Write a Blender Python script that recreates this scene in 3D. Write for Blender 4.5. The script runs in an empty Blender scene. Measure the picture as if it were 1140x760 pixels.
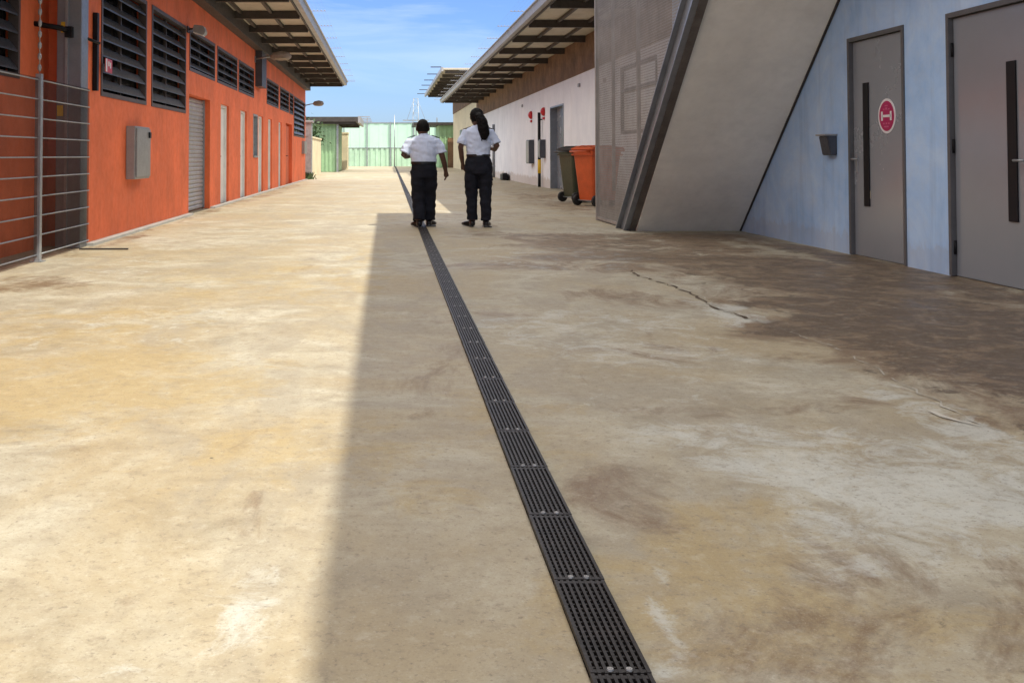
import bpy, bmesh, math, random
from mathutils import Vector, Matrix, noise
random.seed(7)
R = math.radians
SC = bpy.context.scene
COL = SC.collection

# ------------------------------------------------------------------ materials
def new_mat(name):
    m = bpy.data.materials.new(name); m.use_nodes = True
    nt = m.node_tree; nt.nodes.clear()
    out = nt.nodes.new('ShaderNodeOutputMaterial')
    b = nt.nodes.new('ShaderNodeBsdfPrincipled')
    nt.links.new(b.outputs[0], out.inputs[0])
    return m, nt, b

def nz(nt, scale, detail=6, rough=0.6, vec=None, dist=0.0):
    n = nt.nodes.new('ShaderNodeTexNoise')
    n.inputs['Scale'].default_value = scale
    n.inputs['Detail'].default_value = detail
    n.inputs['Roughness'].default_value = rough
    n.inputs['Distortion'].default_value = dist
    if vec is not None: nt.links.new(vec, n.inputs['Vector'])
    return n.outputs['Fac']

def ramp(nt, fac, stops):
    r = nt.nodes.new('ShaderNodeValToRGB')
    e = r.color_ramp.elements
    while len(e) < len(stops): e.new(0.5)
    for i, (p, c) in enumerate(stops):
        e[i].position = p
        e[i].color = (c, c, c, 1) if isinstance(c, (int, float)) else (*c, 1)
    nt.links.new(fac, r.inputs[0])
    return r.outputs[0]

def mix(nt, fac, a, b, mode='MIX'):
    m = nt.nodes.new('ShaderNodeMix'); m.data_type = 'RGBA'; m.blend_type = mode
    for sock, v in ((m.inputs[0], fac), (m.inputs[6], a), (m.inputs[7], b)):
        if hasattr(v, 'is_output'): nt.links.new(v, sock)
        elif isinstance(v, (int, float)): sock.default_value = v if sock == m.inputs[0] else (v, v, v, 1)
        else: sock.default_value = (*v, 1)
    return m.outputs[2]

def mth(nt, op, a, b=0.0, clamp=False):
    m = nt.nodes.new('ShaderNodeMath'); m.operation = op; m.use_clamp = clamp
    for i, v in enumerate((a, b)):
        if hasattr(v, 'is_output'): nt.links.new(v, m.inputs[i])
        else: m.inputs[i].default_value = v
    return m.outputs[0]

def coords(nt, scale=(1, 1, 1)):
    g = nt.nodes.new('ShaderNodeNewGeometry')
    mp = nt.nodes.new('ShaderNodeMapping'); mp.inputs['Scale'].default_value = scale
    nt.links.new(g.outputs['Position'], mp.inputs['Vector'])
    return mp.outputs[0]

def ocoords(nt, scale=(1, 1, 1)):
    g = nt.nodes.new('ShaderNodeTexCoord')
    mp = nt.nodes.new('ShaderNodeMapping'); mp.inputs['Scale'].default_value = scale
    nt.links.new(g.outputs['Object'], mp.inputs['Vector'])
    return mp.outputs[0]

def bump(nt, b, h, strength=0.3, dist=0.01):
    n = nt.nodes.new('ShaderNodeBump')
    n.inputs['Strength'].default_value = strength; n.inputs['Distance'].default_value = dist
    nt.links.new(h, n.inputs['Height']); nt.links.new(n.outputs[0], b.inputs['Normal'])

def paint(name, col, rough=0.6, metal=0.0, var=0.12, scale=3.0, bmp=0.1, spec=0.4, streak=0.0, obj=False, clean=False):
    m, nt, b = new_mat(name)
    v = ocoords(nt) if obj else coords(nt)
    f = nz(nt, scale, 7, 0.65, v)
    f2 = nz(nt, scale * 9, 4, 0.6, v)
    lo = tuple(c * (1 - var * 1.6) for c in col); hi = tuple(min(1, c * (1 + var)) for c in col)
    c = ramp(nt, f, [(0.3, lo), (0.7, hi)])
    if not clean: c = mix(nt, mth(nt, 'MULTIPLY', ramp(nt, f2, [(0.45, 0.0), (0.75, 1.0)]), var * 1.2), c, tuple(x * 0.55 for x in col))
    if streak:
        s = nz(nt, 1.0, 5, 0.6, ocoords(nt, (5, 5, .35)) if obj else coords(nt, (5, 5, .35)))
        c = mix(nt, mth(nt, 'MULTIPLY', ramp(nt, s, [(0.5, 0.0), (0.75, 1.0)]), streak), c, tuple(x * 0.5 + .02 for x in col))
    nt.links.new(c, b.inputs['Base Color'])
    b.inputs['Metallic'].default_value = metal
    b.inputs['Specular IOR Level'].default_value = spec
    rr = ramp(nt, f if clean else f2, [(0.3, max(0.05, rough - .1)), (0.7, min(1, rough + .1))])
    nt.links.new(rr, b.inputs['Roughness'])
    if bmp: bump(nt, b, f2, bmp, 0.004)
    return m

M = {}
M['orange'] = paint('orange_render', (.86, .185, .068), .75, var=.13, scale=1.1, bmp=.3, streak=.22)
M['orange_door'] = paint('orange_door_paint', (.62, .12, .04), .6, var=.1, scale=2)
def blue_wall():
    m, nt, b = new_mat('patchy_blue_render')
    v = coords(nt)
    a = nz(nt, 1.1, 8, .7, v, .6); c2 = nz(nt, 5.5, 6, .7, v); s = nz(nt, 1.0, 5, .6, coords(nt, (6, 6, .5)))
    c = ramp(nt, a, [(.3, (.29, .48, .78)), (.5, (.40, .59, .87)), (.7, (.55, .71, .92))])
    c = mix(nt, mth(nt, 'MULTIPLY', ramp(nt, c2, [(.45, 0.), (.72, 1.)]), .45), c, (.48, .58, .74))
    c = mix(nt, mth(nt, 'MULTIPLY', ramp(nt, s, [(.52, 0.), (.75, 1.)]), .4), c, (.22, .33, .52))
    # splash stains at the foot of the wall: real dirt with a ragged edge
    sep = nt.nodes.new('ShaderNodeSeparateXYZ'); nt.links.new(v, sep.inputs[0])
    hgt = mth(nt, 'ADD', sep.outputs[2], mth(nt, 'MULTIPLY', nz(nt, 7, 8, .75, coords(nt, (1, 1, .5))), -.40))
    d = ramp(nt, hgt, [(-.16, .9), (.0, .5), (.05, 0.)])
    c = mix(nt, mth(nt, 'MULTIPLY', d, .28), c, (.36, .34, .36))
    nt.links.new(c, b.inputs['Base Color']); b.inputs['Roughness'].default_value = .7
    bump(nt, b, nz(nt, 40, 5, .6, v), .3, .004)
    return m
M['blue'] = blue_wall()
def white_wall():
    m, nt, b = new_mat('weathered_white_render')
    v = coords(nt)
    a = nz(nt, .9, 8, .7, v); s = nz(nt, 1.0, 6, .6, coords(nt, (1.6, 1.6, .4)))
    c = ramp(nt, a, [(.3, (.72, .75, .81)), (.65, (.86, .88, .92))])
    c = mix(nt, mth(nt, 'MULTIPLY', ramp(nt, s, [(.5, 0.), (.78, 1.)]), .22), c, (.48, .48, .48))
    sep = nt.nodes.new('ShaderNodeSeparateXYZ'); nt.links.new(v, sep.inputs[0])
    hgt = mth(nt, 'ADD', sep.outputs[2], mth(nt, 'MULTIPLY', nz(nt, 2, 6, .7, v), -.5))
    c = mix(nt, mth(nt, 'MULTIPLY', ramp(nt, hgt, [(.0, 1.), (.1, 0.)]), .5), c, (.42, .33, .24))
    nt.links.new(c, b.inputs['Base Color']); b.inputs['Roughness'].default_value = .8
    bump(nt, b, nz(nt, 30, 5, .6, v), .2, .004)
    return m
M['white'] = white_wall()
M['soffit'] = paint('stair_soffit_plaster', (.86, .84, .77), .85, var=.09, scale=1.2, bmp=.15, streak=.12)
M['cream'] = paint('cream_render', (.66, .58, .40), .8, var=.1, scale=1)
M['sheet'] = paint('cream_roof_sheet', (.54, .50, .42), .6, var=.12, scale=1.2, streak=.15)
M['steel'] = paint('galvanised_steel', (.36, .38, .40), .42, .55, var=.15, scale=6, bmp=.05)
M['stringer'] = paint('grey_stringer_paint', (.24, .26, .29), .38, .35, var=.12, scale=4, bmp=.05)
M['trim'] = paint('brown_grey_trim', (.13, .115, .105), .5, .1, var=.2, scale=5)
M['lamp'] = paint('dusty_lamp_shell', (.36, .31, .26), .5, .1, var=.15, scale=9)
M['dark'] = paint('dark_brown_steel', (.055, .045, .04), .5, .2, var=.2, scale=5)
M['beam'] = paint('dark_beam_paint', (.060, .052, .047), .6, .0, var=.2, scale=4)
M['gutter'] = paint('grey_gutter', (.38, .38, .39), .45, .3, var=.12, scale=3)
M['louvre'] = paint('charcoal_louvre', (.07, .075, .09), .4, .25, var=.15, scale=5)
M['louvre_edge'] = paint('weathered_louvre_frame', (.10, .075, .068), .5, .1, var=.2, scale=5)
M['void'] = paint('dark_glazing', (.012, .012, .014), .2, 0, var=.1, bmp=0, scale=1, clean=True, spec=.15)
M['brown_band'] = paint('brown_timber_band', (.20, .115, .062), .8, var=.35, scale=1.6, streak=.5)
M['door'] = paint('grey_metal_door', (.31, .335, .37), .22, .35, var=.04, scale=.9, bmp=.0, clean=True)
M['door_frame'] = paint('grey_door_frame', (.13, .13, .135), .42, .3, var=.1, scale=3)
M['black'] = paint('black_plastic', (.008, .008, .010), .45, 0, var=.2, scale=1, bmp=0, clean=True, spec=.2)
M['box_grey'] = paint('grey_cabinet_paint', (.33, .33, .33), .45, .25, var=.1, scale=5)
M['white_door'] = paint('pale_door_paint', (.78, .79, .77), .4, .0, var=.1, scale=3)
M['shutter'] = paint('shutter_steel', (.40, .40, .42), .45, .4, var=.12, scale=4)
M['glass'] = paint('pale_glass', (.30, .38, .42), .12, .2, var=.1, bmp=0, scale=1, clean=True)
M['red'] = paint('red_enamel', (.55, .02, .03), .35, 0, var=.1, scale=8, bmp=0)
M['signwhite'] = paint('white_sign_plastic', (.78, .76, .77), .4, 0, var=.04, bmp=0, clean=True)
M['magenta'] = paint('magenta_sign_vinyl', (.42, .012, .10), .4, 0, var=.06, bmp=0, clean=True)
M['pink'] = paint('pink_sign_vinyl', (.62, .13, .25), .4, 0, var=.06, bmp=0)
M['yellow'] = paint('yellow_label', (.75, .48, .03), .5, 0, var=.1, bmp=0)
M['green'] = paint('green_metal_sheet', (.33, .52, .30), .55, .05, var=.12, scale=1.2, streak=.2)
M['green_lo'] = paint('pale_green_ribbed_sheet', (.46, .66, .50), .6, .0, var=.12, scale=.6, streak=.2)
M['green_hi'] = paint('pale_green_screen_sheet', (.52, .76, .62), .6, .0, var=.08, scale=.4, streak=.1)
M['bin_orange'] = paint('orange_bin_plastic', (.54, .088, .020), .42, 0, var=.12, scale=6, bmp=.03, obj=True)
M['bin_green'] = paint('olive_bin_plastic', (.040, .048, .026), .42, 0, var=.15, scale=6, bmp=.03, obj=True)
M['bin_black'] = paint('dark_bin_plastic', (.02, .022, .02), .45, 0, var=.15, scale=6, bmp=.03)
M['rubber'] = paint('black_rubber', (.015, .015, .015), .7, 0, var=.2, bmp=0)
M['grate'] = paint('dark_cast_grate', (.026, .021, .019), .5, .4, var=.35, scale=14, bmp=.1)
M['channel'] = paint('channel_shade_black', (.006, .0055, .005), .9, 0, var=.2, bmp=0, spec=.05)
M['bolt'] = paint('worn_steel_bolt', (.33, .32, .31), .5, .4, var=.2, scale=40, bmp=0)
M['skin'] = paint('dark_brown_skin', (.085, .040, .026), .5, 0, var=.1, scale=12, bmp=.03, obj=True)
M['shirt'] = paint('pale_blue_shirt_cotton', (.56, .63, .80), .85, 0, var=.06, scale=9, bmp=.12, spec=.2, obj=True)
M['trousers'] = paint('black_trouser_cloth', (.012, .013, .020), .85, 0, var=.25, scale=8, bmp=.15, spec=.2, obj=True)
M['hair'] = paint('black_hair', (.005, .004, .004), .7, 0, var=.3, scale=30, bmp=.4, spec=.15, obj=True)
M['shoe'] = paint('black_shoe_leather', (.010, .010, .011), .3, 0, var=.2, scale=20, bmp=.03, obj=True)
M['epaulette'] = paint('navy_epaulette', (.02, .025, .05), .7, 0, var=.1, bmp=0, obj=True)
M['bark'] = paint('grey_bark', (.12, .09, .06), .9, 0, var=.3, scale=8, bmp=.4)
M['slab'] = paint('grey_concrete_slab', (.34, .33, .31), .85, 0, var=.12, scale=1.5)
M['screen'] = paint('brown_grey_screen_wire', (.30, .27, .245), .6, .05, var=.15, scale=3, bmp=0)

def leaf_mat(name, c):
    m, nt, b = new_mat(name)
    f = nz(nt, 2.2, 4, .6, coords(nt))
    nt.links.new(ramp(nt, f, [(.3, tuple(x * .5 for x in c)), (.7, tuple(x * 1.5 for x in c))]), b.inputs['Base Color'])
    b.inputs['Roughness'].default_value = .6
    return m
M['leaf'] = leaf_mat('dark_green_leaf', (.045, .085, .03))

# ------------------------------------------------------------------ mesh building
class MB:
    def __init__(s): s.bm = bmesh.new()
    def box(s, a, b, mi=0, bev=0.0):
        a, b = Vector(a), Vector(b)
        lo = Vector(map(min, a, b)); hi = Vector(map(max, a, b))
        t = bmesh.new(); bmesh.ops.create_cube(t, size=1)
        for v in t.verts: v.co = Vector([(lo[i] + hi[i]) / 2 + v.co[i] * (hi[i] - lo[i]) for i in range(3)])
        if bev: bmesh.ops.bevel(t, geom=t.edges[:], offset=bev, segments=2, affect='EDGES', profile=.6)
        s.merge(t, mi); return s
    def merge(s, t, mi=0, mat=None):
        vs = [s.bm.verts.new((mat @ v.co) if mat else v.co) for v in t.verts]
        t.verts.index_update()
        for f in t.faces:
            try:
                nf = s.bm.faces.new([vs[v.index] for v in f.verts]); nf.material_index = mi if mi is not None else f.material_index; nf.smooth = f.smooth
            except ValueError: pass
        t.free(); return s
    def quad(s, pts, mi=0):
        f = s.bm.faces.new([s.bm.verts.new(p) for p in pts]); f.material_index = mi; return s
    def prism(s, poly, axis, d0, d1, mi=0, bev=0.0):
        """poly: 2-D points; extruded along axis ('x','y','z') from d0 to d1"""
        def P(p, d):
            return {'x': (d, p[0], p[1]), 'y': (p[0], d, p[1]), 'z': (p[0], p[1], d)}[axis]
        t = bmesh.new()
        A = [t.verts.new(P(p, d0)) for p in poly]; B = [t.verts.new(P(p, d1)) for p in poly]
        n = len(poly)
        t.faces.new(A); t.faces.new(B[::-1])
        for i in range(n): t.faces.new((A[i], B[i], B[(i + 1) % n], A[(i + 1) % n]))
        bmesh.ops.recalc_face_normals(t, faces=t.faces)
        if bev: bmesh.ops.bevel(t, geom=t.edges[:], offset=bev, segments=2, affect='EDGES')
        s.merge(t, mi); return s
    def tube(s, pts, r, n=8, mi=0, smooth=True):
        """loft of rings along pts; r scalar, list of scalars or list of (ra, rb)"""
        pts = [Vector(p) for p in pts]; k = len(pts)
        rr = [(r, r)] * k if isinstance(r, (int, float)) else [(q, q) if isinstance(q, (int, float)) else q for q in r]
        rings = []; up0 = None
        for i, p in enumerate(pts):
            d = (pts[min(i + 1, k - 1)] - pts[max(i - 1, 0)]).normalized()
            if up0 is None:
                up0 = Vector((1, 0, 0)) if abs(d.x) < .8 else Vector((0, 1, 0))
            u = (up0 - d * up0.dot(d)).normalized(); w = d.cross(u); up0 = u
            rings.append([s.bm.verts.new(p + u * math.cos(2 * math.pi * j / n) * rr[i][0] + w * math.sin(2 * math.pi * j / n) * rr[i][1]) for j in range(n)])
        for i in range(k - 1):
            for j in range(n):
                f = s.bm.faces.new((rings[i][j], rings[i][(j + 1) % n], rings[i + 1][(j + 1) % n], rings[i + 1][j])); f.smooth = smooth; f.material_index = mi
        for q in (rings[0][::-1], rings[-1]):
            f = s.bm.faces.new(q); f.material_index = mi
        return s
    def ball(s, c, r, mi=0, seg=16):
        t = bmesh.new(); bmesh.ops.create_uvsphere(t, u_segments=seg, v_segments=max(6, seg * 2 // 3), radius=1)
        r = (r, r, r) if isinstance(r, (int, float)) else r
        for v in t.verts: v.co = Vector((c[0] + v.co.x * r[0], c[1] + v.co.y * r[1], c[2] + v.co.z * r[2]))
        for f in t.faces: f.smooth = True
        s.merge(t, mi); return s
    def build(s, name, mat, parent=None, recalc=True):
        if recalc: bmesh.ops.recalc_face_normals(s.bm, faces=s.bm.faces)
        me = bpy.data.meshes.new(name); s.bm.to_mesh(me); s.bm.free()
        for m in (mat if isinstance(mat, (list, tuple)) else [mat]): me.materials.append(m)
        return link(name, me, parent)

def link(name, me, parent=None):
    o = bpy.data.objects.new(name, me); COL.objects.link(o)
    if parent is not None:
        o.parent = parent
        p = Vector((0, 0, 0)); q = parent
        while q is not None: p += q.location; q = q.parent
        o.location = -p          # meshes are written in world coordinates
    return o

def tag(o, label, cat, group=None):
    o['label'] = label; o['category'] = cat
    if group: o['group'] = group
    return o
def thing(name, loc, label, cat, group=None):
    o = bpy.data.objects.new(name, None); COL.objects.link(o); o.location = loc
    o.empty_display_size = .2
    return tag(o, label, cat, group)
def struct(o): o['kind'] = 'structure'; return o
def copy_tree(root, delta):
    r = root.copy(); COL.objects.link(r); r.location = root.location + Vector(delta)
    for ch in root.children:
        c = ch.copy(); COL.objects.link(c); c.parent = r
        for g in ch.children:
            d = g.copy(); COL.objects.link(d); d.parent = c
    return r

def wall_x(x, y0, y1, z0, z1, openings, depth, sgn):
    """wall face in the plane x, facing sgn*X, with rectangular openings (ya,yb,za,zb) and reveals going inwards"""
    mb = MB(); openings = [(a, b, -.015 if c < .05 else c, d) for a, b, c, d in openings]
    ys = sorted(set([y0, y1] + [v for o in openings for v in o[:2]])); zs = sorted(set([z0, z1] + [v for o in openings for v in o[2:4]]))
    xi = x - sgn * depth
    def inside(yc, zc): return any(o[0] < yc < o[1] and o[2] < zc < o[3] for o in openings)
    for i in range(len(ys) - 1):
        for j in range(len(zs) - 1):
            if not inside((ys[i] + ys[i + 1]) / 2, (zs[j] + zs[j + 1]) / 2):
                for xx in (x, xi):
                    mb.quad([(xx, ys[i], zs[j]), (xx, ys[i + 1], zs[j]), (xx, ys[i + 1], zs[j + 1]), (xx, ys[i], zs[j + 1])])
    for (ya, yb, za, zb) in openings:
        for a, b in (((ya, za), (yb, za)), ((yb, za), (yb, zb)), ((yb, zb), (ya, zb)), ((ya, zb), (ya, za))):
            mb.quad([(x, *a), (x, *b), (xi, *b), (xi, *a)])
    for a, b in (((y0, z0), (y0, z1)), ((y1, z0), (y1, z1)), ((y0, z1), (y1, z1))):
        mb.quad([(x, *a), (x, *b), (xi, *b), (xi, *a)])
    bmesh.ops.remove_doubles(mb.bm, verts=mb.bm.verts, dist=1e-4)
    return mb

# ------------------------------------------------------------------ ground
def ground_mat():
    m, nt, b = new_mat('stained_concrete')
    v = coords(nt)
    at = nt.nodes.new('ShaderNodeAttribute'); at.attribute_name = 'stain_and_shade'
    sp = nt.nodes.new('ShaderNodeSeparateColor'); nt.links.new(at.outputs['Color'], sp.inputs[0])
    dark, pale, ochre = sp.outputs[0], sp.outputs[1], sp.outputs[2]
    big = nz(nt, .55, 9, .68, v, .8); med = nz(nt, 2.3, 9, .7, v, .7); fine = nz(nt, 14, 8, .72, v); grit = nz(nt, 130, 4, .7, v)
    flow = nz(nt, 1.5, 8, .68, coords(nt, (1.0, .45, 1)), 1.2)
    c = ramp(nt, med, [(.30, (.235, .200, .140)), (.43, (.335, .298, .222)), (.56, (.420, .386, .300)), (.70, (.50, .478, .400))])
    c = mix(nt, mth(nt, 'MULTIPLY', ramp(nt, big, [(.42, 0.), (.58, 1.)]), .75), c, (.345, .275, .165))
    c = mix(nt, mth(nt, 'MULTIPLY', ramp(nt, flow, [(.49, 0.), (.60, 1.)]), .60), c, (.300, .262, .198))
    # ochre, dark and pale stains, one painted shade smear: attribute masks broken up by noise
    def brk(mask, n, k, lo, hi):
        s = mth(nt, 'ADD', mask, mth(nt, 'MULTIPLY', mth(nt, 'SUBTRACT', n, .5), k))
        return ramp(nt, s, [(lo, 0.), (hi, 1.)])
    n2 = nz(nt, 2.6, 10, .74, v, .6); n3 = nz(nt, 4.2, 10, .78, v, .7); n4 = nz(nt, 1.7, 10, .75, coords(nt, (1, .6, 1)), 1.2)
    c = mix(nt, mth(nt, 'MULTIPLY', brk(ochre, n2, 3.0, .35, .85), .72), c, (.370, .280, .135))
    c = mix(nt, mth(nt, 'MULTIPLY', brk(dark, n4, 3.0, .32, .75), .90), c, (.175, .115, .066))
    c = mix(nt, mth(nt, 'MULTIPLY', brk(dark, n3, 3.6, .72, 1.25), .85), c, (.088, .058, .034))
    c = mix(nt, mth(nt, 'MULTIPLY', brk(pale, n3, 3.4, .50, 1.1), .68), c, (.52, .53, .49))
    # speckle and pits
    c = mix(nt, mth(nt, 'MULTIPLY', ramp(nt, fine, [(.34, 1.), (.47, 0.)]), .45), c, (.215, .175, .125))
    c = mix(nt, mth(nt, 'MULTIPLY', ramp(nt, fine, [(.54, 0.), (.68, 1.)]), .26), c, (.57, .54, .45))
    c = mix(nt, mth(nt, 'MULTIPLY', ramp(nt, grit, [(.30, 1.), (.44, 0.)]), .45), c, (.14, .11, .08))
    c = mix(nt, mth(nt, 'MULTIPLY', ramp(nt, grit, [(.58, 0.), (.70, 1.)]), .35), c, (.60, .57, .49))
    g2 = nz(nt, 45, 6, .75, v)
    c = mix(nt, mth(nt, 'MULTIPLY', ramp(nt, g2, [(.36, 1.), (.44, 0.)]), .60), c, (.17, .135, .10))
    vo = nt.nodes.new('ShaderNodeTexVoronoi'); vo.inputs['Scale'].default_value = 2.6; nt.links.new(v, vo.inputs['Vector'])
    c = mix(nt, ramp(nt, vo.outputs['Distance'], [(.010, 1.), (.022, 0.)]), c, (.05, .045, .04))
    # cracks and joints
    ck = nt.nodes.new('ShaderNodeAttribute'); ck.attribute_name = 'joint'
    j = mth(nt, 'ADD', ck.outputs['Fac'], mth(nt, 'MULTIPLY', mth(nt, 'SUBTRACT', fine, .5), .8))
    c = mix(nt, mth(nt, 'MULTIPLY', ramp(nt, j, [(.30, 0.), (.70, 1.)]), .45), c, (.14, .11, .08))
    nt.links.new(c, b.inputs['Base Color'])
    b.inputs['Specular IOR Level'].default_value = .35
    nt.links.new(mth(nt, 'SUBTRACT', ramp(nt, med, [(.3, .55), (.7, .85)]), mth(nt, 'MULTIPLY', dark, .22)), b.inputs['Roughness'])
    h = mth(nt, 'ADD', mth(nt, 'MULTIPLY', fine, .6), mth(nt, 'MULTIPLY', grit, .4))
    bump(nt, b, h, .55, .006)
    return m
M['ground'] = ground_mat()

def seg_d(px, py, pts):
    best = 9; 
    for (ax, ay), (bx, by) in zip(pts, pts[1:]):
        dx, dy = bx - ax, by - ay; L = dx * dx + dy * dy
        t = max(0, min(1, ((px - ax) * dx + (py - ay) * dy) / L))
        best = min(best, math.hypot(px - ax - t * dx, py - ay - t * dy))
    return best
def sm(a, b, x):
    t = max(0, min(1, (x - a) / (b - a))); return t * t * (3 - 2 * t)
CRACK = [(2.22, 9.4), (2.17, 8.9), (2.26, 8.3), (2.30, 7.6), (2.24, 7.0), (2.33, 6.4), (2.42, 5.7), (2.40, 5.1), (2.33, 4.5), (2.30, 3.9), (2.37, 3.3)]
CRACK2 = [(2.17, 8.9), (2.05, 9.0), (1.92, 8.85)]
PALE = [(1.62, 3.25, .62, .42, .9), (1.95, 3.5, .5, .3, .8), (1.35, 3.75, .5, .3, .7), (1.42, 2.7, .28, .3, .7), (1.3, 6.0, .75, 1.1, .55), (1.0, 4.6, .5, .5, .35), (1.7, 10.4, 1.1, 1.2, .5),
        (-.32, 2.35, .06, .26, .65), (-.42, 2.05, .12, .12, .4), (-1.0, 2.2, .5, .3, .4), (2.2, 7.0, .22, .7, .85), (2.22, 4.1, .16, .55, .7), (.70, 2.35, .05, .55, .9), (-1.5, 6.2, .8, 1.0, .4), (-2.4, 9.5, .5, 1.2, .4), (2.25, 3.85, .12, .1, 1.2)]
OCH = [(-1.4, 4.7, .8, .9, .9), (-2.0, 6.3, .9, 1.0, .6), (-2.2, 4.6, .8, .9, .8), (.8, 2.6, .45, .5, .8), (-.3, 3.6, .5, .6, .5), (.55, 4.1, .5, .6, .45), (1.1, 2.1, .5, .4, .5), (-.9, 8.5, 1.0, 1.4, .5), (-.15, 10, .3, 2, .5)]
DRK = [(1.7, 9.6, 1.3, .45, .7), (2.6, 10.4, 1.6, .5, .9), (3.3, 7.2, .9, .5, 1.2), (2.9, 6.2, .8, .4, 1.2), (3.2, 5.0, .8, .35, 1.2), (3.9, 8.3, .9, .45, 1.2), (.6, 3.2, .25, .3, .35), (1.1, 2.3, .6, .35, .4), (1.5, 4.3, .6, .18, .5), (.8, 6.6, .5, .3, .3), (3.5, 5.5, 1.1, 3.2, 1.0), (3.6, 9.0, 1.0, 2.0, .9), (2.9, 11.5, 1.5, 1.5, .75), (3.0, 4.2, .7, 1.1, .7), (1.7, 7.6, .5, .5, .45), (1.6, 5.4, .6, .25, .4), (3.0, 13.2, 2.2, .7, .8), (-2.9, 8.3, .5, .5, .5), (1.6, 17, 1.5, 2.5, .35), (-3.3, 13, .18, 2.4, .55), (-3.3, 20, .18, 5, .5), (-3.2, 30, .3, 8, .5), (.2, 5.2, .5, .7, .3), (4.6, 9, .35, 3, .9), (3.9, 24, .9, 6, .5)]  # patch beside the left fence is a shade smear painted dark; others are stains
def blob(x, y, B):
    s = 0
    for (cx, cy, rx, ry, a) in B:
        d = math.hypot((x - cx) / rx, (y - cy) / ry)
        if d < 1.5: s = max(s, a * (1 - sm(.55, 1.5, d)))
    return min(1, s)
def make_ground():
    xs = [-900, -200, -60, -20, -9, -6, -4.6]; x = -4.0
    while x < 5.3: xs.append(x); x += .06
    xs += [5.6, 7, 10, 20, 60, 200, 900]
    ys = [-900, -200, -60, -20, -6, -2, 0]; y = 1.0
    while y < 125: ys.append(y); y += max(.04, .018 * y if y < 12 else .05 * y)
    ys += [150, 250, 500, 1500]
    me = bpy.data.meshes.new('ground')
    W = len(xs)
    vs = [(x, y, 0) for y in ys for x in xs]
    fs = [(j * W + i, j * W + i + 1, (j + 1) * W + i + 1, (j + 1) * W + i) for j in range(len(ys) - 1) for i in range(W - 1)]
    me.from_pydata(vs, [], fs)
    a = me.color_attributes.new('stain_and_shade', 'FLOAT_COLOR', 'POINT')
    for k, (x, y, z) in enumerate(vs):
        if not (-4.7 < x < 5.7 and 0 < y < 60): a.data[k].color = (0.1, 0.1, .25, 1); continue
        wx = x + .22 * noise.noise(Vector((x * 1.3, y * 1.1, 3))) + .07 * noise.noise(Vector((x * 5, y * 5, 7)))
        wy = y + .35 * noise.noise(Vector((x * 1.2, y * 1.0, 9)))
        d = blob(wx, wy, DRK)
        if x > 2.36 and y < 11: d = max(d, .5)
        a.data[k].color = (d, blob(wx, wy, PALE), blob(wx, wy, OCH), 1)
    j = me.attributes.new('joint', 'FLOAT', 'POINT')
    for k, (x, y, z) in enumerate(vs):
        v = 0
        if -4 < x < 2.2 and 1 < y < 50:
            for jy, am, xa, xb in ((7.85, .55, -.75, -.05), (5.62, .45, -.9, .2), (3.34, .45, -.70, .02), (2.92, .38, -.5, .2), (11.5, .4, -3.4, 2), (4.55, .35, -.1, .5)):
                if xa < x < xb: v = max(v, am * (1 - sm(.0, .09 if jy < 5 else .14, abs(y - jy + .03 * noise.noise(Vector((x * 2, jy, 0)))))))
        j.data[k].value = v
    me.materials.append(M['ground'])
    return struct(link('ground', me))
make_ground()

# crack along the slab joint: thin ragged sheets lying on the concrete
def crack(name, pts, w, mat, seed):
    rnd = random.Random(seed); fine = []
    for (a, b) in zip(pts, pts[1:]):
        n = max(2, int(math.hypot(b[0] - a[0], b[1] - a[1]) / .07))
        for i in range(n):
            t = i / n; fine.append((a[0] + (b[0] - a[0]) * t + rnd.uniform(-.022, .022), a[1] + (b[1] - a[1]) * t))
    mb = MB(); L = []
    for (x, y) in fine:
        ww = w * rnd.uniform(.05, 1.5); L.append((mb.bm.verts.new((x - ww, y, .004)), mb.bm.verts.new((x + ww, y, .004))))
    for p, q in zip(L, L[1:]):
        if rnd.random() < .82: mb.bm.faces.new((p[0], p[1], q[1], q[0]))
    bmesh.ops.delete(mb.bm, geom=[v for v in mb.bm.verts if not v.link_faces], context='VERTS')
    return struct(mb.build(name, mat))
M['crack'] = paint('dark_crack', (.13, .10, .075), .95, 0, var=.3, bmp=0, spec=.1)  # dark brown of the crack line
crack('ground_crack', CRACK[:6], .011, M['crack'], 1)
M['crack_pale'] = paint('pale_crack_lip', (.46, .43, .37), .9, 0, var=.25, bmp=0, spec=.1)
crack('ground_crack', CRACK[4:], .0042, M['crack_pale'], 9)
crack('ground_crack', [(x + .03, y) for x, y in CRACK[1:6]], .006, M['crack_pale'], 12)
crack('ground_crack', [(2.30, 3.95), (2.22, 4.1), (2.24, 4.3)], .012, M['crack_pale'], 4)
crack('ground_crack', CRACK2, .009, M['crack'], 3)

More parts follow.
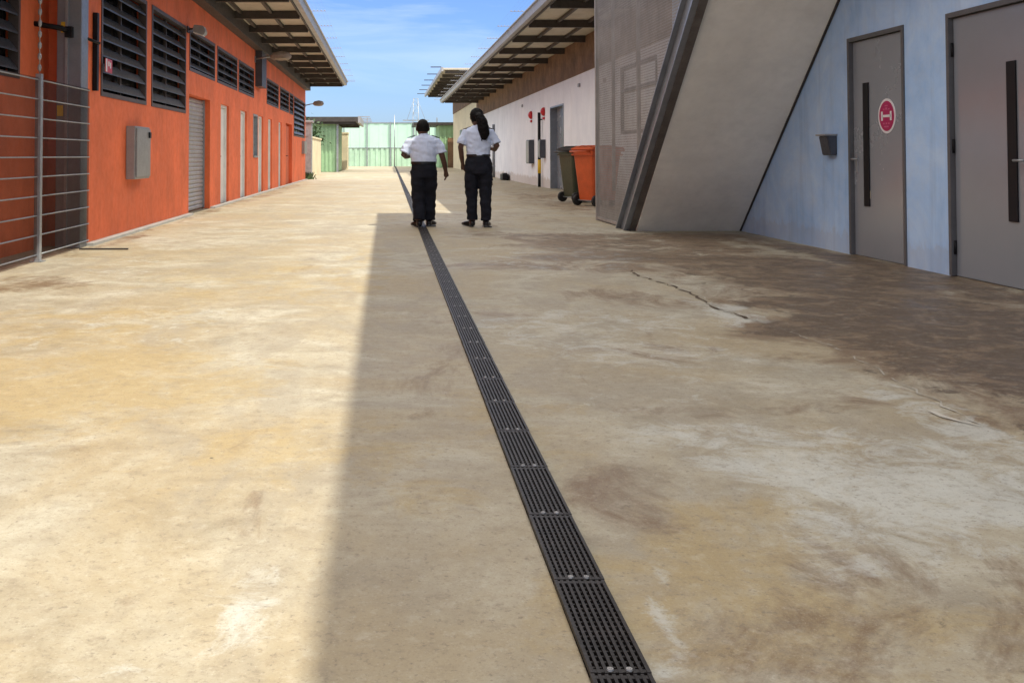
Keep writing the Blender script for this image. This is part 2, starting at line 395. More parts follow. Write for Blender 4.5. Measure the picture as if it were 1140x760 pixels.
# ------------------------------------------------------------------ drain
DX, GL, GW = .462, .448, .121
mb = MB(); mb.quad([(DX - GW / 2 - .003, .9, .004), (DX + GW / 2 + .003, .9, .004), (DX + GW / 2 + .388, 96.5, .004), (DX + .382 - GW / 2 - .006, 96.5, .004)])
struct(mb.build('drain_channel_shade', M['channel']))  # flat near-black sheet: the shade inside the channel painted as colour
g0 = thing('drain_grate', (DX, 1.165, .004), 'black slotted drain grate in the long row running down the alley', 'drain grate', 'drain grates laid end to end')
mb = MB(); y0, y1 = 1.165, 1.165 + GL - .004; zt = .017
for i in range(9):
    xx = DX - GW / 2 + .004 + i * (GW - .008) / 8; w = .0042 if i in (0, 8) else .0034
    mb.box((xx - w, y0, .0065), (xx + w, y1, zt - (.001 if 0 < i < 8 else 0)))
for k in range(20):
    yy = y0 + .010 + k * (GL - .024) / 19; w = .0062 if k in (0, 19) else .0026
    mb.box((DX - GW / 2 + .003, yy - w, .0062), (DX + GW / 2 - .003, yy + w, zt - (.002 if k in (0, 19) else .006)))
ob = mb.build('grating', M['grate'], g0)
for sx in (-.019, .019):
    mb = MB(); mb.tube([(DX + sx, y0 + .012, zt - .002), (DX + sx, y0 + .012, zt + .002)], [.0075, .0065], 10, smooth=False)
    mb.tube([(DX + sx, y0 + .012, zt + .002), (DX + sx, y0 + .012, zt + .0035)], [.004, .003], 6, smooth=False)
    mb.build('bolt', M['bolt'], g0)
grates = [g0]
for k in range(1, 212):
    if 1.165 + GL * (k + 1) > 96.4: break
    if k < 60: copy_tree(g0, (.004 * GL * k, GL * k, 0))
    else:
        if k == 60:
            far = ob.data
        c = bpy.data.objects.new('drain_grate', ob.data); COL.objects.link(c); c.location = Vector(ob.location) + g0.location + Vector((.004 * GL * k, GL * k, 0))
        tag(c, g0['label'], g0['category'], g0['group'])

# ------------------------------------------------------------------ left orange building
XL = -3.46
LB = thing('orange_building', (XL, 11.8, 0), 'long orange single storey block with dark louvred windows and flat overhanging roof', 'building')
big = [(12.38, 14.72, 1.76, 3.26), (15.05, 17.62, 1.76, 3.26), (38.3, 43.3, 1.76, 3.26)]
small = [(17.95, 20.6, 2.53, 3.28), (20.9, 23.7, 2.53, 3.28), (23.95, 26.7, 2.53, 3.28), (29.6, 32.8, 2.53, 3.28), (33.3, 36.3, 2.53, 3.28), (36.6, 38.0, 2.53, 3.28)]
shut = (17.95, 20.1, .012, 2.12)
ldoors = [(21.4, 22.5, .012, 2.12), (24.3, 25.4, .012, 2.12), (27.7, 28.8, .012, 2.12), (30.0, 31.0, .012, 2.12), (32.9, 33.9, .012, 2.12)]
odoor = (35.3, 37.6, .012, 2.16)
swin = (26.6, 27.5, .98, 2.12)
ops = big + small + [shut, odoor, swin] + ldoors
mb = wall_x(XL, 11.8, 43.8, -.02, 3.8, ops, .17, 1)
mb.box((XL - .18, 11.801, -.02), (XL - .30, 43.799, 3.8))                       # inner leaf behind the reveals
mb.box((XL - .172, 11.802, -.02), (XL - 5.0, 12.02, 3.8))                        # return wall at the near end
mb.box((XL - .172, 43.55, -.02), (XL - 5.0, 43.798, 3.8))
mb.build('wall', M['orange'], LB)
mb = wall_x(XL - .44, 2.0, 11.80, -.02, 3.8, [(8.4, 10.85, 1.85, 3.3)], .17, 1)      # set-back wing behind the fence
mb.box((XL - .62, 2.001, -.02), (XL - .80, 11.799, 3.8)); mb.build('wing_wall', M['orange'], LB)
# concrete plinth strip
MB().box((XL + .0, 11.8, -.01), (XL + .10, 17.9, .035), bev=.006).box((XL, 20.15, -.01), (XL + .10, 43.8, .035), bev=.006).build('kerb', M['slab'], LB)

def louvre(y0, y1, z0, z1, x, n, parent, proud=.012):
    f = MB(); t = .055
    f.box((x - .12, y0, z0), (x + proud, y0 + t, z1)).box((x - .10, y1 - t, z0), (x + proud, y1, z1))
    f.box((x - .10, y0 + t, z1 - t), (x + proud, y1 - t, z1)).box((x - .10, y0 + t, z0), (x + proud, y1 - t, z0 + t))
    m2 = y0 + (y1 - y0) * .5
    f.box((x - .10, m2 - .02, z0 + t), (x + proud - .07, m2 + .02, z1 - t))
    w = f.build('window', M['louvre_edge'], parent)
    s = MB(); pit = (z1 - z0 - 2 * t) / n
    for i in range(n):
        zc = z0 + t + pit * (i + .5); h = pit * .30
        s.prism([(x - .095, zc + h), (x - .085, zc + h + .012), (x + proud - .006, zc - h + .012), (x + proud - .006, zc - h - .004), (x + proud - .02, zc - h - .004)], 'y', y0 + t + .002, y1 - t - .002)
    s.build('louvre', M['louvre'], w)
    MB().box((x - .135, y0 + t, z0 + t), (x - .125, y1 - t, z1 - t)).build('pane', M['void'], w)
for o in big: louvre(*o, XL, 7, LB)
for o in small: louvre(*o, XL, 4, LB)
louvre(8.4, 10.85, 1.85, 3.3, XL - .44, 7, LB)
# roller shutter
s = MB(); n = 26
for i in range(n):
    z = .02 + 2.09 * i / n; dz = 2.09 / n
    s.prism([(XL - .165, z), (XL - .15, z), (XL - .132, z + dz * .25), (XL - .132, z + dz * .7), (XL - .15, z + dz * .95), (XL - .165, z + dz * .95)], 'y', 17.99, 20.06)
sh = s.build('roller_shutter', M['shutter'], LB); sh['label'] = 'ribbed grey roller shutter closing a doorway'
MB().box((XL - .16, 17.955, .02), (XL - .10, 17.988, 2.115)).box((XL - .16, 20.062, .02), (XL - .10, 20.095, 2.115)).build('guide_rail', M['steel'], sh)
for i, (a, b, c, d) in enumerate(ldoors):
    q = MB().box((XL - .15, a + .06, c), (XL - .10, b - .06, d - .06), bev=.004).build('door', M['white_door'], LB)
    MB().box((XL - .16, a + .002, c), (XL - .05, a + .055, d - .002)).box((XL - .16, b - .055, c), (XL - .05, b - .002, d - .002)).box((XL - .16, a + .057, d - .055), (XL - .05, b - .057, d - .002)).build('door_frame', M['white_door'], q)
    MB().tube([(XL - .10, a + .14, 1.02), (XL - .04, a + .14, 1.02), (XL - .04, a + .27, 1.02)], .011).box((XL - .1, a + .11, .93), (XL - .093, a + .17, 1.1)).build('handle', M['black'], q)
q = MB().box((XL - .15, odoor[0] + .06, .012), (XL - .11, odoor[1] - .06, 2.1), bev=.004).build('door', M['orange_door'], LB); q['label'] = 'orange painted double door in a deep recess'
MB().tube([(XL - .11, 36.4, 1.02), (XL - .05, 36.4, 1.02), (XL - .05, 36.55, 1.02)], .012).build('handle', M['black'], q)
MB().box((XL - .12, swin[0], swin[2]), (XL + .01, swin[0] + .05, swin[3])).box((XL - .12, swin[1] - .05, swin[2]), (XL + .01, swin[1], swin[3])).box((XL - .12, swin[0] + .05, swin[3] - .05), (XL + .01, swin[1] - .05, swin[3])).box((XL - .12, swin[0] + .05, swin[2]), (XL + .03, swin[1] - .05, swin[2] + .05)).build('window_frame', M['steel'], LB)
w = MB().box((XL - .08, swin[0] + .05, swin[2] + .05), (XL - .07, swin[1] - .05, swin[3] - .05)).build('window', M['glass'], LB); w['label'] = 'small plain glazed window between the doors'

def roof(parent, xe, xw, y0, y1, z, beams, sgn, purl, gut):
    """flat sheet roof: eave at xe, wall side xw; sgn = direction from wall towards the eave"""
    mb = MB()
    # ribbed sheet
    mb.box((xe - sgn * .04, y0, z), (xw, y1, z + .045))
    r = mb.build('roof', M['sheet'], parent)
    for y in beams:
        MB().box((xe - sgn * .10, y - .05, z - .17), (xe - sgn * (abs(xe - xw) - .6), y + .05, z - .004)).build('beam', M['beam'], r)
    mb = MB()
    for p in purl: mb.box((p - .03, y0 + .05, z - .072), (p + .03, y1 - .05, z - .003))
    mb.build('purlin', M['beam'], r)
    g = MB()
    g.prism([(xe - sgn * .06, z - .09), (xe + sgn * .05, z - .09), (xe + sgn * .09, z + .085), (xe + sgn * .075, z + .085), (xe + sgn * .035, z - .07), (xe - sgn * .06, z - .07)], 'y', y0 + .002, y1 - .002)
    g.build('gutter', gut, r)
    MB().box((xe - sgn * .10, y0 + .003, z - .12), (xe - sgn * .062, y1 - .003, z - .002)).build('fascia', M['beam'], r)
    MB().box((xe - sgn * .10, y0 + .004, z + .048), (xe + sgn * .12, y1 - .004, z + .075)).build('capping', M['gutter'], r)
    y = y0 + .6; wires = MB()
    ysb = []
    while y < y1 - .3: ysb.append(y); y += 2.6
    ysb.append(y1 - .05)
    for y in ysb:
        a = MB(); a.box((xe - sgn * .02, y - .008, z + .076), (xe + sgn * .42, y + .008, z + .086))
        for k in range(4): 
            xx = xe + sgn * (.16 + .08 * k); a.tube([(xx, y, z + .086), (xx, y, z + .105)], [.012, .010], 6)
        a.build('wire_bracket', M['gutter'], r)
    for k in range(4): 
        xx = xe + sgn * (.16 + .08 * k); wires.tube([(xx, ysb[0], z + .104), (xx, ysb[-1], z + .104)], .0012, 4)
    wires.build('wire', M['steel'], r)
    return r
RL = roof(LB, -1.75, -8.4, 1.0, 43.9, 4.12, [2.6 + 2.4 * i for i in range(18)], 1, [-2.45, -3.1], M['gutter'])
MB().box((XL - .2, 11.8, 3.80), (XL + .22, 43.8, 4.11)).build('eave_beam', M['beam'], LB)
MB().box((XL + .002, 27.0, 2.86), (XL + .18, 28.0, 3.80)).build('duct', M['louvre'], LB)
MB().box((XL + .0, 41.9, 1.1), (XL + .12, 43.2, 1.62), bev=.01).build('meter_box', M['box_grey'], LB)

# wall lamps
def wall_lamp(y, z, out, label):
    L = thing('wall_lamp', (XL, y, z), label, 'wall lamp', 'lamps along the orange wall')
    MB().tube([(XL, y, z - .06), (XL + out * .4, y, z), (XL + out * .75, y, z + .02)], .022, 8).box((XL + .001, y - .06, z - .14), (XL + .02, y + .06, z + .02)).build('arm', M['steel'], L)
    mb = MB(); mb.tube([(XL + out * .55, y, z), (XL + out * .65, y, z + .02), (XL + out * .95, y, z + .035), (XL + out * 1.2, y, z + .02), (XL + out * 1.28, y, z)], [(.025, .04), (.055, .10), (.062, .13), (.045, .10), (.015, .03)], 14)
    mb.build('lamp_head', M['lamp'], L)
    MB().box((XL + out * .72, y - .08, z - .040), (XL + out * 1.12, y + .08, z - .028), bev=.005).build('lens', M['cream'], L)
    return L
wall_lamp(26.9, 3.62, .75, 'oval street style lamp projecting from orange wall above the dark duct')
wall_lamp(43.6, 3.22, .62, 'farthest oval lamp sticking out from the end corner of orange block')
L = thing('flood_lamp', (XL, 17.8, 3.22), 'small pale floodlight on bracket above the junction of large and small louvres', 'floodlight')
MB().box((XL + .001, 17.70, 3.17), (XL + .02, 17.84, 3.28)).tube([(XL + .02, 17.78, 3.23), (XL + .14, 17.78, 3.25)], .016).build('arm', M['dark'], L)
MB().prism([(XL + .10, 3.19), (XL + .30, 3.12), (XL + .33, 3.18), (XL + .29, 3.28), (XL + .13, 3.30)], 'y', 17.66, 17.90, bev=.010).build('lamp_head', M['gutter'], L)
MB().prism([(XL + .115, 3.181), (XL + .285, 3.122), (XL + .28, 3.11), (XL + .113, 3.168)], 'y', 17.68, 17.88).build('lens', M['signwhite'], L)

# things on the orange wall
L = thing('electrical_cabinet', (XL, 14.2, .86), 'grey wall cabinet mounted low on orange wall beneath the first big louvre', 'cabinet')
MB().box((XL + .002, 13.60, .72), (XL + .125, 14.44, 1.43), bev=.012).build('body', M['box_grey'], L)
d = MB().box((XL + .127, 13.63, .75), (XL + .145, 14.41, 1.40), bev=.006).build('door', M['box_grey'], L)
MB().box((XL + .147, 14.28, 1.28), (XL + .165, 14.38, 1.36), bev=.004).build('latch', M['black'], d)
tag(MB().box((XL + .002, 12.02, 1.80), (XL + .06, 12.10, 2.72), bev=.006).tube([(XL + .03, 12.06, 2.35), (XL + .10, 11.95, 2.35), (XL + .02, 11.74, 2.38), (XL - .3, 11.66, 2.46)], .018).build('conduit_box', M['black']), 'narrow black upright cable box on orange wall beside the fence post', 'cable box')
L = thing('fire_sign', (XL + .08, 12.4, 2.1), 'small red and white plaque at the left edge of the first louvred window', 'sign')
MB().box((XL + .074, 12.30, 2.045), (XL + .082, 12.60, 2.21), bev=.002).build('plate', M['red'], L)
mb = MB().box((XL + .0825, 12.305, 2.05), (XL + .086, 12.36, 2.205)).box((XL + .0825, 12.41, 2.12), (XL + .086, 12.46, 2.18)).box((XL + .0825, 12.49, 2.10), (XL + .086, 12.53, 2.17))
mb.build('symbol', M['signwhite'], L)

# ------------------------------------------------------------------ mesh fence and gate post
XF = XL + .05
F = thing('mesh_fence', (XF, 9.5, 0), 'galvanised welded mesh fence in front of the set back orange wall', 'fence')
def mesh_panel(y0, y1):
    m = MB()
    for k in range(10): m.tube([(XF, y0, .07 + .19 * k), (XF, y1, .07 + .19 * k)], .0075, 6)
    y = y0
    while y <= y1: m.tube([(XF, y, .05), (XF, y, 1.80)], .0023, 4, mi=1); y += .026
    m.build('mesh_panel', [M['steel'], M['dark']], F)
mesh_panel(7.2, 10.02); mesh_panel(10.1, 11.76)
for y in (7.15, 10.05):
    MB().box((XF - .03, y - .03, 0), (XF + .03, y + .03, 1.84), bev=.006).box((XF - .06, y - .06, 0), (XF + .06, y + .06, .012)).build('post', M['steel'], F)
mb = MB()
for k in range(18): mb.ball((XF, 10.05, 1.9 + .11 * k), (.02, .02, .038), seg=8)
mb.tube([(XF, 10.05, 1.84), (XF, 10.05, 3.9)], .005, 5).build('insulator_string', M['gutter'], F)
C = thing('gate_post', (XF - .2, 11.6, 0), 'wide grey steel gate post with yellow stickers at the corner of orange block', 'post')
MB().box((XF - .30, 11.50, 0), (XF - .02, 11.76, 4.05), bev=.008).build('post', M['stringer'], C)
MB().box((XF - .20, 11.478, .0), (XF - .17, 11.498, 4.0)).build('rib', M['steel'], C)
for (x, z) in ((-.24, 1.48), (-.20, 2.42)):
    MB().box((XF + x - .05, 11.486, z), (XF + x + .02, 11.497, z + .12)).build('sticker', M['yellow'], C)
MB().tube([(XF - .62, 11.3, 2.52), (XF - .2, 11.35, 2.45), (XF - .16, 11.44, 2.43)], .03, 8).box((XF - .19, 11.42, 2.36), (XF - .11, 11.497, 2.48)).build('bracket', M['black'], C)
# low thin dark bar on the ground
tag(MB().box((XL + .08, 11.30, .004), (XL + .62, 11.325, .02), bev=.004).build('ground_bar', M['dark']), 'thin dark bar lying on the concrete by the fence post', 'gate stop')

# ------------------------------------------------------------------ right white building
XW = 5.15
WB = thing('white_building', (XW, 18.2, 0), 'long white walled block with brown band under its deep flat eave', 'building')
wdoor = (29.7, 32.1, .012, 2.55); wwin = (19.4, 22.4, 1.5, 2.95)
mb = wall_x(XW, 18.2, 58, -.02, 3.2, [wdoor, wwin], .30, -1)
mb.box((XW + .31, 18.201, -.02), (XW + .42, 57.999, 3.2)).box((XW + .302, 18.202, -.02), (XW + 6, 18.4, 3.2)).box((XW + .302, 57.8, -.02), (XW + 6, 57.998, 3.2))
mb.build('wall', M['white'], WB)
MB().box((XW - .04, 18.2, 3.202), (XW + .2, 58, 4.1)).build('fascia_band', M['brown_band'], WB)
q = MB().box((XW + .2, 29.76, .012), (XW + .25, 32.04, 2.5), bev=.004).build('door', M['door'], WB)
MB().box((XW - .02, 29.71, .012), (XW + .26, 29.758, 2.54)).box((XW - .02, 32.042, .012), (XW + .26, 32.09, 2.54)).box((XW - .02, 29.76, 2.502), (XW + .26, 32.04, 2.54)).build('door_frame', M['stringer'], q)
f = MB()
f.box((XW - .02, 19.405, 1.505), (XW + .1, 19.47, 2.945)).box((XW - .02, 22.33, 1.505), (XW + .1, 22.395, 2.945)).box((XW - .02, 19.47, 2.88), (XW + .1, 22.33, 2.945)).box((XW - .02, 19.47, 1.505), (XW + .1, 22.33, 1.57)).box((XW - .02, 20.87, 1.57), (XW + .1, 20.93, 2.88)).box((XW - .02, 19.47, 2.4), (XW + .1, 20.87, 2.46)).box((XW - .02, 20.93, 2.4), (XW + .1, 22.33, 2.46))
q = f.build('window', M['dark'], WB)
MB().box((XW + .04, 19.47, 1.57), (XW + .05, 22.33, 2.88)).build('pane', M['white_door'], q)
RR = roof(WB, 3.14, 11, 16.58, 58.2, 4.11, [17.1 + 3.05 * i for i in range(14)], -1, [3.9, 4.6], M['gutter'])
# pipework and alarm kit on the white wall
def on_white(y): return XW
L = thing('riser_pipe', (XW, 33.8, 0), 'black vertical riser pipe on white wall with yellow foot', 'pipe')
MB().tube([(XW - .1, 33.8, .9), (XW - .1, 33.8, 2.45)], .05, 10).build('pipe', M['black'], L)
MB().tube([(XW - .1, 33.8, .9), (XW - .1, 33.8, .45)], .056, 10).build('collar', M['yellow'], L)
MB().tube([(XW - .1, 33.8, .45), (XW - .1, 33.8, 0)], .05, 10).box((XW - .14, 33.74, 2.2), (XW, 33.86, 2.24)).box((XW - .14, 33.74, 1.2), (XW, 33.86, 1.24)).build('lower_pipe', M['black'], L)
for y, l in ((33.3, 'red alarm bell on white wall just right of the black riser pipe'), (36.2, 'red alarm bell on white wall farther left of the black riser pipe')):
    L = thing('alarm_bell', (XW, y, 2.45), l, 'alarm bell', 'alarm bells on the white wall')
    MB().tube([(XW - .002, y, 2.46), (XW - .05, y, 2.46), (XW - .10, y, 2.46), (XW - .13, y, 2.46)], [.14, .14, .10, .04], 16).build('gong', M['red'], L)
    MB().box((XW - .06, y - .09, 2.20), (XW - .002, y + .09, 2.28), bev=.01).build('back_box', M['red'], L)
for (y, z0, z1, w, l) in ((36.0, .75, 1.58, .75, 'dark grey control panel on white wall left of the black riser pipe'), (33.25, .95, 1.55, .35, 'small dark grey box right beside the black riser pipe')):
    L = thing('control_panel', (XW, y, z0), l, 'control panel', 'panels on the white wall')
    MB().box((XW - .18, y - w / 2, z0), (XW - .002, y + w / 2, z1), bev=.01).build('body', M['louvre'], L)
    MB().box((XW - .20, y - w / 2 + .04, z0 + .04), (XW - .182, y + w / 2 - .04, z1 - .04), bev=.005).build('door', M['box_grey'], L)
tag(MB().tube([(XW - .07, 48.5, 0), (XW - .07, 48.5, 2.5)], .06, 8).box((XW - .12, 48.42, 1.5), (XW, 48.58, 1.55)).box((XW - .12, 48.42, .5), (XW, 48.58, .55)).build('drain_pipe', M['stringer']), 'thin dark downpipe on white wall near the woman', 'pipe')
tag(MB().box((XW - .32, 42.6, .004), (XW - .05, 43.5, .26), bev=.03).box((XW - .26, 42.75, .26), (XW - .1, 43.3, .30), bev=.01).build('floor_box', M['black']), 'low black box on the ground against the white wall', 'box')
for y, z in ((24.0, 2.75), (27.2, 2.85), (38.6, 2.85)):
    MB().box((XW - .05, y - .09, z), (XW - .001, y + .09, z + .10), bev=.01).build('vent', M['box_grey'], WB)

# ------------------------------------------------------------------ near right blue building (two storeys) with outside stair
XB = 4.88
BB = thing('blue_building', (XB, 8, 0), 'patchy blue rendered wall of the near right block with grey metal doors', 'building')
d1 = (9.62, 10.80, .006, 2.27); d2 = (7.68, 8.89, .006, 2.27); d3 = (5.2, 6.4, .006, 2.27)
mb = wall_x(XB, -9, 17.4, -.02, 6.3, [d1, d2, d3], .10, -1)
mb.box((XB + .101, -8.99, -.02), (XB + .3, 17.39, 6.3)).box((XB + .102, 17.2, -.02), (XB + 6, 17.398, 6.3))
mb.build('wall', M['blue'], BB)
def metal_door(op, hinge_right, label, handle=True, glass=True):
    y0, y1, z0, z1 = op; fr = .05
    q = MB().box((XB + .03, y0 + fr, z0), (XB + .075, y1 - fr, z1 - fr), bev=.004).build('door', M['door'], BB); q['label'] = label
    MB().box((XB - .012, y0 + .002, z0), (XB + .09, y0 + fr - .006, z1 - .002)).box((XB - .012, y1 - fr + .006, z0), (XB + .09, y1 - .002, z1 - .002)).box((XB - .012, y0 + fr - .004, z1 - fr + .006), (XB + .09, y1 - fr + .004, z1 - .002)).build('door_frame', M['door_frame'], q)
    hy = (y1 - fr - .07) if hinge_right else (y0 + fr + .07)
    s = -1 if hinge_right else 1
    gy = hy + s * .22
    MB().box((XB + .018, gy - .06, .52), (XB + .0295, gy + .06, 1.78), bev=.003).build('vision_panel', M['black'], q)
    MB().tube([(XB + .03, hy, 1.0), (XB - .03, hy, 1.0)], .011).tube([(XB - .028, hy - s * .01, 1.0), (XB - .028, hy + s * .13, 1.0)], .010).box((XB + .022, hy - .02, .86), (XB + .0295, hy + .02, 1.06), bev=.003).build('handle', M['steel'], q)
    ky = (y0 + fr) if hinge_right else (y1 - fr)
    for z in (.25, 1.12, 1.95):
        MB().tube([(XB + .018, ky, z - .06), (XB + .018, ky, z + .06)], .012, 8).build('hinge', M['black'], q)
    return q
D1 = metal_door(d1, True, 'grey metal door with round magenta sticker')
pl = MB().box((XB + .0275, 10.395, .60), (XB + .0288, 10.455, .68)).build('paper_note', M['cream'], D1)
D2 = metal_door(d2, False, 'grey metal door reflecting the orange block')
metal_door(d3, False, 'grey metal door nearest the camera')
# upper deck, roof (above the frame; they cast the shade over the right of the alley)
MB().box((3.35, -9, 3.62), (XB - .002, 9.9, 3.82)).build('walkway', M['slab'], BB)
r = MB().box((2.77, -9.5, 6.31), (XB + 6, 16.2, 6.40)).build('roof', M['sheet'], BB)
for i in range(9): MB().box((2.80, -9 + 2.9 * i, 6.1), (XB - .1, -8.9 + 2.9 * i, 6.305)).build('beam', M['beam'], r)
MB().box((2.67, -9.49, 6.24), (2.765, 16.19, 6.43)).build('gutter', M['gutter'], r)
# round door sign
SY, SZ, SR = 10.03, 1.425, .172
S = thing('door_sign', (XB + .03, SY, SZ), 'round magenta sticker with white rim on the far grey door', 'sign')
def disc(x, r, thick, mat, name, par):
    m = MB(); m.tube([(x, SY, SZ), (x - thick, SY, SZ)], r, 40, smooth=False); return m.build(name, mat, par)
disc(XB + .0295, SR, .004, M['signwhite'], 'rim', S)
disc(XB + .025, SR - .024, .002, M['magenta'], 'face', S)
xx0, xx1 = XB + .0225, XB + .0205
m = MB()
m.box((xx0, SY - .085, SZ - .012), (xx1, SY + .085, SZ + .012))
for sy in (-1, 1):
    m.box((xx0, SY + sy * .088 - .016, SZ - .045), (xx1, SY + sy * .088 + .016, SZ + .045))
m.build('symbol', M['signwhite'], S)
m = MB()
for sy in (-1, 0, 1):
    m.box((xx0, SY + sy * .05 - .016, SZ + .062), (xx1, SY + sy * .05 + .016, SZ + .082 - .01 * abs(sy)))
    m.box((xx0, SY + sy * .05 - .014, SZ - .082), (xx1, SY + sy * .05 + .014, SZ - .066))
m.box((xx0, SY - .03, SZ + .095), (xx1, SY + .03, SZ + .106)); m.box((xx0, SY - .045, SZ - .112), (xx1, SY + .045, SZ - .098))
m.build('lettering_bar', M['pink'], S)
# card reader
L = thing('card_reader', (XB, 11.2, 1.03), 'small dark box on blue wall left of the door with the magenta sticker', 'card reader')
MB().prism([(XB - .002, 1.04), (XB - .002, 1.26), (XB - .11, 1.25), (XB - .07, 1.04)], 'y', 11.08, 11.30, bev=.008).build('body', M['louvre'], L)
MB().box((XB - .14, 11.07, 1.251), (XB - .001, 11.31, 1.27), bev=.004).build('cover', M['box_grey'], L)

# staircase
ST = thing('staircase', (4.1, 14.2, 0), 'outdoor stair rising along blue wall with plain pale soffit and grey stringer', 'staircase')
YB, SL = 14.12, 2.66 / 3.1         # foot of the soffit, rise per metre
def sz(y): return (YB - y) * SL
yt = 9.9
mb = MB()
mb.prism([(YB, -.01), (yt, sz(yt)), (yt, sz(yt) + .20), (YB + .23, .0), (YB + .23, -.01)], 'x', 3.44, XB - .006)
mb.build('stair_slab', M['soffit'], ST)
mb = MB()
n = 21
for i in range(n):
    y1_ = YB + .25 - i * (YB + .25 - yt) / n; z1_ = (i + 1) * (sz(yt) + .26) / n
    mb.box((3.45, y1_ - .30, z1_ - .045), (XB - .01, y1_, z1_))
mb.build('tread', M['steel'], ST)
mb = MB(); o = .34
# C-channel stringer: web, lower and upper flange
mb.prism([(YB + .10, .004), (yt, sz(yt) - .06), (yt, sz(yt) + .30), (YB + .50, .004)], 'x', 3.330, 3.352)
mb.prism([(YB + .07, .004), (yt, sz(yt) - .09), (yt, sz(yt) - .062), (YB + .098, .004)], 'x', 3.28, 3.436)
mb.prism([(YB + .502, .004), (yt, sz(yt) + .302), (yt, sz(yt) + .33), (YB + .53, .004)], 'x', 3.27, 3.436)
mb.build('stringer', M['stringer'], ST)
MB().prism([(YB + .04, .003), (yt, sz(yt) - .115), (yt, sz(yt) - .093), (YB + .066, .003)], 'x', 3.352, 3.439).build('stringer_trim', M['trim'], ST)
# thin dark trim where the soffit meets the blue wall
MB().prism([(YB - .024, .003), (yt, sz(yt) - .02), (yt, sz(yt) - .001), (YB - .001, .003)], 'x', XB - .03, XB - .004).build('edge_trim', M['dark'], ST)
# mesh screen beside the flight
xs_ = 3.40
y = 16.45
mb = MB()
while y > 10.2:
    z0 = .05 if y > YB + .5 else max(.05, sz(y) + .40)
    mb.box((xs_ - .002, y - .0046, z0), (xs_ + .002, y + .0046, 6.1)); y -= .034
z = .08
while z < 6.1:
    ylow = 10.2 if z > sz(10.2) + .4 else max(10.2, YB + .47 - z / SL)
    mb.box((xs_ + .0022, ylow, z - .0045), (xs_ + .006, 16.45, z + .0045)); z += .036
scn = mb.build('mesh_screen', M['screen'], ST)
mb = MB()
mb.box((xs_ - .03, 16.46, 0), (xs_ + .03, 16.52, 6.1)).box((xs_ - .02, 14.70, .02), (xs_ + .02, 16.458, .06))
for yy in (15.45, 13.9): mb.box((xs_ + .008, yy - .025, .5), (xs_ + .05, yy + .025, 6.1))
mb.build('screen_frame', M['screen'], scn)

# ------------------------------------------------------------------ wheelie bins
def bin_(x, y, rot, body, lid, label):
    root = thing('wheelie_bin', (0, 0, 0), label, 'wheelie bin', 'bins by the white wall')
    t = bmesh.new()
    secs = [(.10, .21, .25), (.16, .215, .26), (.9, .27, .33), (.96, .285, .345), (1.0, .285, .345)]
    rings = []
    for (z, a, b) in secs:
        ring = []
        for (sx, sy) in ((1, 1), (-1, 1), (-1, -1), (1, -1)):
            for k in range(5):
                an = math.atan2(sy, sx) - R(45) + R(22.5) * k
                ring.append(t.verts.new((sx * (a - .05) + .05 * math.cos(an), sy * (b - .05) + .05 * math.sin(an), z)))
        rings.append(ring)
    N = len(rings[0])
    for p, q in zip(rings, rings[1:]):
        for i in range(N): t.faces.new((p[i], p[(i + 1) % N], q[(i + 1) % N], q[i]))
    t.faces.new(rings[0][::-1]); t.faces.new(rings[-1])
    mb = MB(); mb.merge(t)
    for z in (.905,): mb.box((-.295, -.355, z), (.295, .355, z + .035), bev=.01)
    for sx in (-.12, 0, .12): mb.prism([(-.262, .2), (-.335, .86), (-.345, .86), (-.275, .2)], 'x', sx - .012, sx + .012)
    mb.build('body', body, root)
    mb = MB()
    mb.prism([(-.40, .985), (-.40, 1.02), (-.37, 1.055), (-.1, 1.085), (.2, 1.085), (.36, 1.04), (.37, 1.005)], 'x', -.305, .305, bev=.012)
    for sx in (-.16, .0, .16): mb.prism([(-.34, 1.05), (-.1, 1.094), (.2, 1.094), (.3, 1.07)], 'x', sx - .03, sx + .03)
    mb.box((-.19, -.445, .99), (.19, -.39, 1.015), bev=.008)
    mb.build('lid', lid, root)
    mb = MB(); mb.tube([(-.23, .36, .97), (-.23, .43, .98), (.23, .43, .98), (.23, .36, .97)], .016, 8).build('handle', lid, root)
    mb = MB(); mb.tube([(-.30, .24, .10), (.30, .24, .10)], .014, 8).build('axle', M['steel'], root)
    for sx in (-1, 1):
        mb = MB(); mb.tube([(sx * .235, .24, .101), (sx * .245, .24, .101), (sx * .285, .24, .101), (sx * .295, .24, .101)], [.085, .10, .10, .085], 20, smooth=False).tube([(sx * .294, .24, .101), (sx * .30, .24, .101)], [.045, .04], 12, smooth=False)
        mb.build('wheel', M['rubber'], root)
    for sx in (-1, 1):
        mb = MB(); mb.box((sx * .17 - .04, -.23, .004), (sx * .17 + .04, -.16, .11), bev=.008).build('foot', M['rubber'], root)
    root.location = (x, y, 0); root.rotation_euler.z = rot; root.scale = (1.14, 1.14, 1.14)
    return root
bin_(4.36, 21.2, R(180 - 62), M['bin_orange'], M['bin_orange'], 'bright orange wheelie bin half hidden behind the stair screen')
bin_(4.33, 22.9, R(180 - 70), M['bin_green'], M['bin_black'], 'olive green wheelie bin with dark lid behind the orange one')

